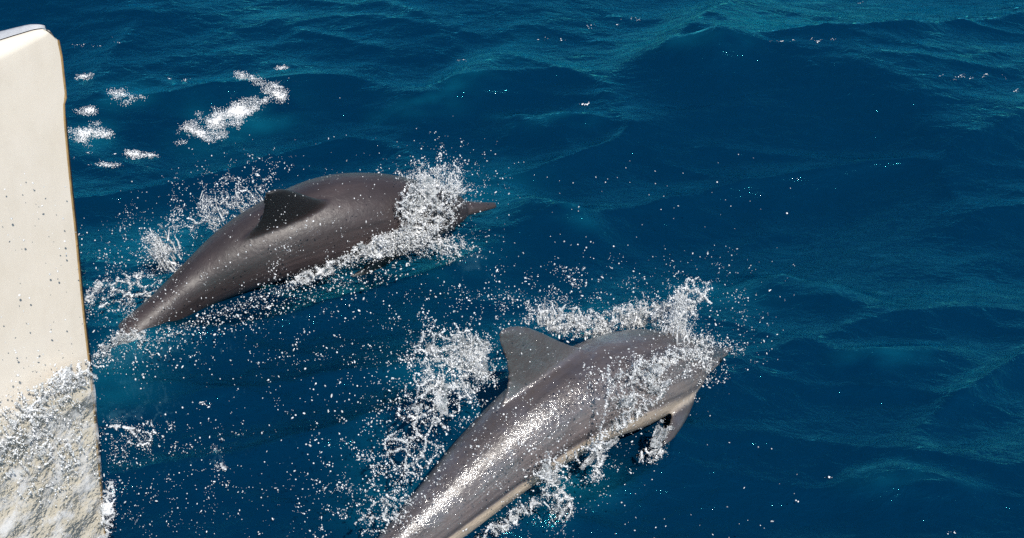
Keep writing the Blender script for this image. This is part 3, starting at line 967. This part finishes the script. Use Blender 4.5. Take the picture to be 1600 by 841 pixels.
FP, NP = FAR['plane'], NEAR['plane']
if SPRAY:
    VX = 0.0023
    # far dolphin: burst round its head
    merged_liquid('splash', *join([
        jets(FP, 78, (672, 312, 34, 26), 92, 26, 66, -0.05, 0.10, 3.2),
        jets(FP, 24, (640, 285, 26, 10), 115, 25, 40, 0.10, 0.06, 2.4),
        jets(FP, 24, (705, 300, 18, 14), 60, 22, 56, 0.0, 0.08, 2.4),
        lace(FP, 672, 322, 58, 46, -15, 12, -0.20, 0.03, 9000, 0.18, seed=1),
        lace(FP, 662, 345, 40, 26, -20, 11, -0.22, 0.03, 5000, 0.2, seed=2),
        cloud(FP, 900, 678, 290, 34, 30, 0, 0.0, 0.10, (0.85, 2.0), 0.6),
    ]), VX, M_SPLASH, 'white burst of water over the head of the farther dolphin')
    # far dolphin: wash under its throat and along its belly
    merged_liquid('splash', *join([
        lace(FP, 612, 381, 66, 19, -14, 9, -0.20, 0.05, 9000, 0.5, 0.9, 2.4, seed=3),
        cloud(FP, 1020, 612, 380, 58, 14, -14, -0.20, 0.04, (0.85, 2.4), 0.6),
        lace(FP, 715, 395, 52, 22, 22, 12, -0.22, 0.06, 5000, 0.26, seed=4),
        jets(FP, 24, (660, 385, 40, 10), -20, 22, 60, -0.24, 0.06, 2.4, 0.1),
        lace(FP, 500, 424, 60, 10, -24, 9, -0.21, 0.03, 4000, 0.34, seed=5),
        path_cloud(FP, 700, [(590, 392), (500, 428), (400, 468), (320, 498), (220, 545)], 4.5, -0.18, 0.02, (0.85, 2.0)),
    ]), VX, M_SPLASH, 'white wash curling along the throat and belly of the farther dolphin')
    # far dolphin: wake behind its back
    merged_liquid('splash', *join([
        jets(FP, 33, (262, 400, 22, 26), 122, 18, 62, 0.16, 0.06, 3.2, 0.1),
        cloud(FP, 420, 248, 385, 14, 46, -36, 0.16, 0.06, (0.85, 2.0), 0.6),
        jets(FP, 40, (360, 325, 60, 22), 112, 22, 56, 0.20, 0.08, 2.3, 0.15),
        lace(FP, 350, 322, 76, 30, -36, 17, 0.2, 0.06, 5000, 0.12, seed=6),
        lace(FP, 195, 455, 62, 28, -10, 14, 0.05, 0.05, 6000, 0.16, seed=7),
    ]), VX, M_SPLASH, 'ragged plumes of water behind the back of the farther dolphin')
    # far dolphin: the tail
    merged_liquid('splash', *join([
        lace(FP, 190, 548, 50, 30, -30, 10, -0.08, 0.04, 7000, 0.30, seed=8),
        lace(FP, 225, 640, 52, 60, 20, 20, -0.10, 0.04, 7000, 0.11, seed=9),
        lace(FP, 345, 715, 20, 20, 0, 14, -0.10, 0.03, 2500, 0.12, seed=10),
        lace(FP, 180, 650, 20, 22, 0, 10, -0.1, 0.03, 2500, 0.14, seed=19),
        lace(FP, 255, 540, 70, 26, -25, 15, -0.12, 0.05, 6000, 0.14, seed=20),
        cloud(FP, 420, 175, 560, 42, 34, -35, -0.08, 0.06, (0.85, 1.8), 0.6),
    ]), VX, M_SPLASH, 'torn net of water round the tail of the farther dolphin')
    # near dolphin: crown behind the head
    merged_liquid('splash', *join([
        lace(NP, 905, 505, 82, 24, 4, 13, 0.20, 0.06, 9000, 0.24, seed=11),
        cloud(NP, 500, 905, 512, 54, 13, 10, 0.20, 0.05, (0.85, 2.0), 0.6),
        jets(NP, 24, (858, 500, 20, 16), 96, 20, 66, 0.2, 0.06, 2.8),
        lace(NP, 1000, 490, 62, 20, -10, 14, 0.18, 0.06, 6000, 0.22, seed=12),
        jets(NP, 36, (1010, 500, 60, 14), 70, 28, 56, 0.16, 0.08, 2.4),
        lace(NP, 1082, 465, 36, 30, -40, 13, 0.08, 0.06, 5000, 0.22, seed=13),
        jets(NP, 46, (1054, 545, 18, 14), 86, 11, 100, 0.0, 0.06, 3.2, 0.05),
        jets(NP, 40, (1075, 560, 24, 16), 70, 30, 70, -0.05, 0.08, 2.6, 0.1),
        lace(NP, 1085, 545, 34, 22, -20, 10, -0.10, 0.04, 4000, 0.24, seed=63),
        lace(NP, 1058, 525, 16, 46, 5, 9, -0.02, 0.04, 5000, 0.30, seed=14),
    ]), VX, M_SPLASH, 'crown of torn water arching behind the head of the nearer dolphin')
    # near dolphin: sheet over the face
    merged_liquid('splash', *join([
        lace(NP, 1045, 572, 62, 26, -10, 9, -0.15, 0.03, 8000, 0.28, seed=15),
        lace(NP, 1000, 600, 56, 40, -28, 13, -0.19, 0.02, 7000, 0.17, 0.8, 1.6, seed=16),
        lace(NP, 985, 650, 52, 12, -33, 9, -0.20, 0.02, 4000, 0.22, 0.8, 1.6, seed=17),
        cloud(NP, 400, 1080, 585, 46, 18, -25, -0.12, 0.06, (0.85, 2.0), 0.6),
        path_cloud(NP, 260, [(952, 572), (950, 620), (942, 660), (928, 702)], 1.2, -0.27, 0.01, (0.9, 2.2)),
        jets(NP, 8, (1150, 550, 10, 4), 12, 14, 34, -0.02, 0.03, 2.4, 0.0),
    ]), VX, M_SPLASH, 'clear sheet of water breaking over the face of the nearer dolphin')
    # near dolphin: wake behind the fin
    merged_liquid('splash', *join([
        lace(NP, 712, 560, 66, 52, 30, 17, 0.12, 0.06, 12000, 0.15, seed=18),
        lace(NP, 690, 610, 80, 46, -35, 18, 0.10, 0.06, 12000, 0.14, seed=21),
        lace(NP, 640, 700, 70, 44, -45, 20, 0.08, 0.05, 9000, 0.09, seed=22),
        lace(NP, 600, 800, 50, 40, -45, 15, 0.06, 0.05, 6000, 0.11, seed=23),
        jets(NP, 14, (700, 560, 60, 40), 100, 30, 46, 0.12, 0.06, 2.4),
        cloud(NP, 500, 715, 575, 66, 58, 0, 0.12, 0.07, (0.85, 2.0), 0.6),
    ]), VX, M_SPLASH, 'lacy wake of water behind the dorsal fin of the nearer dolphin')
    # near dolphin: water streaming off the belly
    merged_liquid('splash', *join([
        lace(NP, 868, 760, 30, 58, -18, 14, -0.20, 0.04, 6000, 0.16, seed=24),
        lace(NP, 900, 715, 64, 10, -36, 12, -0.20, 0.03, 4000, 0.20, seed=25),
        lace(NP, 800, 810, 70, 12, -34, 12, -0.20, 0.03, 5000, 0.20, seed=26),
        jets(NP, 13, (872, 780, 24, 22), -70, 30, 46, -0.22, 0.05, 2.6, 0.1),
        lace(NP, 938, 715, 12, 44, 10, 10, -0.22, 0.03, 3000, 0.16, seed=27),
        lace(NP, 1022, 708, 26, 14, -20, 9, -0.24, 0.03, 2500, 0.20, seed=28),
        jets(NP, 9, (1026, 706, 12, 8), 20, 40, 26, -0.24, 0.03, 2.0, 0.1),
        jets(NP, 8, (918, 796, 6, 6), 60, 60, 22, -0.2, 0.03, 1.8, 0.1),
    ]), VX, M_SPLASH, 'streamers of water falling from the belly of the nearer dolphin')
    # unbroken skins of water
    merged_liquid('water_sheet', *join([
        sheet(FP, 668, 318, 52, 44, -15, -0.20, 0.05, 41, 0.10), sheet(FP, 612, 380, 60, 17, -14, -0.20, 0.04, 42, 0.0),
        sheet(FP, 262, 398, 14, 44, -36, 0.16, 0.05, 43, 0.10), sheet(FP, 188, 552, 46, 26, -30, -0.08, 0.04, 44, 0.05),
        sheet(FP, 222, 628, 44, 46, 20, -0.08, 0.04, 45, 0.26),
    ]), VX, M_SHEET, 'thin clear skins of water thrown up by the farther dolphin', veil=0.3)
    merged_liquid('water_sheet', *join([
        sheet(NP, 905, 507, 72, 22, 4, 0.20, 0.05, 51, 0.05), sheet(NP, 1000, 492, 58, 18, -10, 0.18, 0.05, 52, 0.10),
        sheet(NP, 1058, 515, 17, 58, 5, 0.0, 0.04, 53, 0.02), sheet(NP, 1078, 560, 34, 20, -10, -0.12, 0.04, 60, 0.10), sheet(NP, 725, 555, 62, 50, 30, 0.12, 0.06, 54, 0.16),
        sheet(NP, 690, 625, 66, 36, -35, 0.10, 0.05, 55, 0.20), sheet(NP, 1010, 600, 56, 34, -28, -0.20, 0.02, 56, 0.14),
        sheet(NP, 868, 762, 26, 50, -18, -0.20, 0.03, 57, 0.14), sheet(NP, 1036, 678, 24, 32, 20, -0.24, 0.03, 58, 0.06),
        sheet(NP, 930, 712, 50, 8, -38, -0.20, 0.02, 59, 0.05),
    ]), VX, M_SHEET, 'thin clear skins of water thrown up by the nearer dolphin', veil=0.3)
    # single drops round each animal
    drops('spray', *join([
        cloud(FP, 1224, 680, 300, 90, 70, -10, 0.0, 0.15, (0.36, 1.5), 0.9),
        cloud(FP, 900, 690, 385, 90, 42, 10, -0.2, 0.12, (0.36, 1.5), 0.8),
        cloud(FP, 1020, 335, 325, 100, 60, -25, 0.2, 0.12, (0.33, 1.4), 0.9),
        cloud(FP, 748, 250, 385, 60, 70, -20, 0.15, 0.12, (0.33, 1.4), 0.8),
        cloud(FP, 1768, 195, 480, 90, 100, 0, 0.0, 0.2, (0.33, 1.4), 0.7),
        path_cloud(FP, 1496, [(620, 420), (500, 450), (400, 490), (310, 530), (200, 590)], 20, -0.2, 0.08, (0.5, 2.0)),
        cloud(FP, 1156, 215, 640, 75, 130, 10, -0.1, 0.1, (0.33, 1.4), 0.7),
        cloud(FP, 700, 450, 400, 230, 110, -28, -0.35, 0.06, (0.36, 1.5), 0.7),
        cloud(FP, 900, 300, 730, 200, 120, 0, -0.1, 0.1, (0.33, 1.4), 0.6),
        cloud(FP, 2380, 678, 296, 42, 40, 0, -0.05, 0.10, (0.5, 1.7), 0.75),
        cloud(FP, 1224, 668, 335, 48, 34, -15, -0.2, 0.04, (0.5, 1.6), 0.7),
        cloud(FP, 2584, 612, 380, 66, 17, -14, -0.2, 0.05, (0.5, 1.8), 0.65),
        cloud(FP, 800, 250, 388, 15, 52, -36, 0.16, 0.06, (0.5, 1.7), 0.65),
        cloud(FP, 900, 352, 318, 84, 34, -36, 0.2, 0.08, (0.4, 1.4), 0.7, 2.0),
        cloud(FP, 1224, 180, 560, 46, 34, -35, -0.08, 0.06, (0.45, 1.6), 0.65),
    ]), M_DROP, 'fine spray hanging round the farther dolphin')
    drops('spray', *join([
        cloud(NP, 1020, 1070, 500, 120, 80, -30, 0.1, 0.15, (0.36, 1.5), 0.8),
        cloud(NP, 700, 1110, 570, 80, 50, -30, -0.1, 0.12, (0.36, 1.5), 0.8),
        cloud(NP, 1020, 890, 470, 150, 70, 0, 0.2, 0.12, (0.36, 1.5), 0.8),
        cloud(NP, 1564, 690, 590, 130, 120, -45, 0.1, 0.12, (0.36, 1.5), 0.75),
        cloud(NP, 1768, 600, 760, 130, 110, -45, 0.0, 0.12, (0.36, 1.5), 0.7),
        cloud(NP, 680, 880, 770, 120, 80, -30, -0.25, 0.08, (0.36, 1.5), 0.8),
        cloud(NP, 800, 850, 670, 250, 90, -40, -0.40, 0.07, (0.36, 1.5), 0.7),
        cloud(NP, 500, 1000, 600, 90, 60, -30, -0.34, 0.05, (0.36, 1.5), 0.7),
        cloud(NP, 500, 480, 560, 200, 120, 0, -0.1, 0.2, (0.33, 1.4), 0.6),
        cloud(NP, 1496, 910, 510, 66, 17, 8, 0.2, 0.06, (0.5, 1.8), 0.65),
        cloud(NP, 1020, 1000, 492, 66, 18, -10, 0.18, 0.06, (0.5, 1.7), 0.7),
        cloud(NP, 900, 1060, 515, 18, 56, 5, 0.0, 0.05, (0.5, 1.7), 0.7),
        cloud(NP, 1088, 1055, 572, 62, 24, -8, -0.15, 0.04, (0.5, 1.6), 0.65),
        cloud(NP, 1496, 715, 570, 76, 60, 20, 0.12, 0.07, (0.45, 1.7), 0.65),
    ]), M_DROP, 'coarse spray hanging round the nearer dolphin')
    # specks over open water
    nsp = 420
    x = rng.uniform(200, 1250, nsp); y = rng.uniform(240, 841, nsp)
    q = P(x, y, rng.uniform(0.02, 0.4, nsp))
    drops('spray', q, px_r(rng.uniform(0.45, 0.8, nsp) + 1.1 * rng.uniform(0, 1, nsp) ** 4), M_DROP, 'stray drops scattered over the open water')
    # beads of water shed in front of the hull, whose shadows dot it
    n = 80
    x = np.clip(rng.normal(62, 40, n), 2, 128); y = rng.uniform(290, 600, n) + rng.normal(0, 12, n)
    q = SIDE.at(x, y, -rng.uniform(0.03, 0.10, n), -9)
    drops('spray', q, px_r(0.6 + 1.3 * rng.uniform(0, 1, n) ** 2.5), M_DROP, 'drops flying close to the white hull')

    drops('spray', *join([cloud(SIDE, 900, 70, 625, 90, 50, -24, -0.05, 0.02, (0.4, 1.5), 0.7), cloud(SIDE, 900, 70, 730, 95, 90, 0, -0.04, 0.02, (0.4, 1.6), 0.7)]),
          M_DROP, 'spray rising off the bow wave against the hull')
    # bow wave climbing the hull
    nu, nv = 240, 280
    us = np.linspace(-0.004, 1.0, nu); vs = np.linspace(0, 1, nv)
    crest_z = np.array([SIDE.at([a], [b], 0, -9)[0] for a, b in [(148, 578), (110, 590), (75, 612), (40, 632), (0, 655), (-80, 700), (-260, 800)]])
    cs = (crest_z - W0) @ AFT - stem_off(crest_z[:, 2]); cz = crest_z[:, 2]
    ztop = np.interp(us, cs, cz) + 0.03 * fbm(us * 9, 0.3, 1.0, 3)
    UU, VV = np.meshgrid(us, vs, indexing='ij')
    ZZ = -0.2 + (ztop[:, None] + 0.2) * VV
    thick = 0.004 + 0.018 * np.clip(1 - VV, 0, 1) ** 0.8
    bump = 0.5 + 0.55 * fbm(UU * 7 + 2 * ZZ, ZZ * 6, 3.3, 2) + 0.05 * fbm(UU * 26 + 8 * ZZ, ZZ * 20, 6.3, 2)
    off_ = np.clip(thick * (0.35 + bump), 0.003, 0.2) + 0.0005 * fbm(UU * 48 + 20 * ZZ, ZZ * 34, 9.3, 2) + 0.010 * np.exp(-((VV - 0.93) / 0.06) ** 2) * np.clip(bump, 0, 2)
    off_ = np.where(VV > 0.995, 0.001, off_)
    V = W0 + AFT * (UU + stem_off(ZZ))[..., None] + np.array([0, 0, 1.0]) * ZZ[..., None] + OUT * off_[..., None]
    c = W0.copy(); c[2] = 0
    me = np_mesh('bow_wave', V.reshape(-1, 3) - c, grid_faces(nu, nv)[:, ::-1])
    me.materials.append(M_FILM)
    o = link('bow_wave', me); o.location = c
    tag(o, 'clear rippling bow wave sheeting over the foot of the white hull', kind='stuff')
    merged_liquid('splash', *join([
        lace(SIDE, 118, 586, 44, 22, -18, 11, -0.04, 0.02, 4000, 0.2, seed=31),
        lace(SIDE, 52, 636, 66, 30, -26, 13, -0.04, 0.02, 5000, 0.17, seed=32),
        lace(SIDE, 60, 710, 80, 70, -20, 15, -0.04, 0.02, 9000, 0.10, seed=33),
        lace(SIDE, 168, 800, 12, 50, 5, 9, -0.03, 0.02, 3000, 0.2, seed=34),
        cloud(SIDE, 120, 80, 660, 80, 60, -20, -0.06, 0.03, (0.85, 1.8), 0.6),
    ]), VX, M_SPLASH, 'white crest of the bow wave on the hull', veil=0.8)

    # foam afloat
    Q, Rr, Q2, R2 = [], [], [], []
    for i, (cx, cy, hw, hh, rot) in enumerate(FOAM):
        n = int(hw * hh * 15.0)
        x, y, r = ell(n, cx, cy, hw * 1.5, hh * 1.5, rot)
        dn = 0.78 - r * 1.15 + 1.5 * fbm(x / 30, y / 15, i * 1.7, 4)
        k = dn > rng.uniform(0.45, 1.0, n)
        Q.append(on_sea(x[k], y[k], rng.uniform(-0.004, 0.006, k.sum()))); Rr.append(px_r(rng.uniform(1.0, 2.0, k.sum())))
        k = dn > rng.uniform(0.0, 0.85, n)
        xx, yy = x[k] + rng.normal(size=k.sum()) * 2, y[k] + rng.normal(size=k.sum()) * 1.2
        Q2.append(on_sea(xx, yy, rng.uniform(-0.003, 0.006, len(xx)))); R2.append(px_r(0.28 + 0.55 * rng.uniform(0, 1, len(xx)) ** 2))
    drops('sea_foam', np.vstack(Q2), np.concatenate(R2), M_FOAM, 'thin bubbles fringing the drifting foam patches')
    specks = [(985, 32, 26, 4), (1230, 63, 24, 2), (1555, 122, 40, 8), (1590, 140, 10, 5), (732, 94, 12, 3), (912, 163, 10, 2), (850, 62, 40, 3), (455, 125, 14, 4),
              (125, 70, 24, 5), (180, 60, 14, 4), (1500, 118, 30, 4), (1340, 5, 30, 3), (930, 40, 24, 3), (1280, 62, 20, 3), (280, 125, 20, 4), (150, 240, 40, 5), (1285, 745, 12, 2), (320, 630, 9, 3), (1485, 832, 5, 3)]
    for cx, cy, hw, hh in specks:
        for _ in range(rng.integers(3, 8)):
            a, b = cx + rng.normal() * hw * 0.6, cy + rng.normal() * hh * 0.6
            n = rng.integers(2, 9)
            Q.append(on_sea(a + rng.normal(size=n) * 2.2, b + rng.normal(size=n) * 0.8, 0.003)); Rr.append(px_r(rng.uniform(1.2, 2.0, n)))
    merged_liquid('sea_foam', np.vstack(Q), np.concatenate(Rr), 0.004, M_FOAM, 'white foam patches adrift on the water behind the bow', veil=0)
    MQ, MR = join(MIST)
    drops('spray', MQ, MR, M_DROP, 'soft white mist hanging in the splashes round both dolphins')
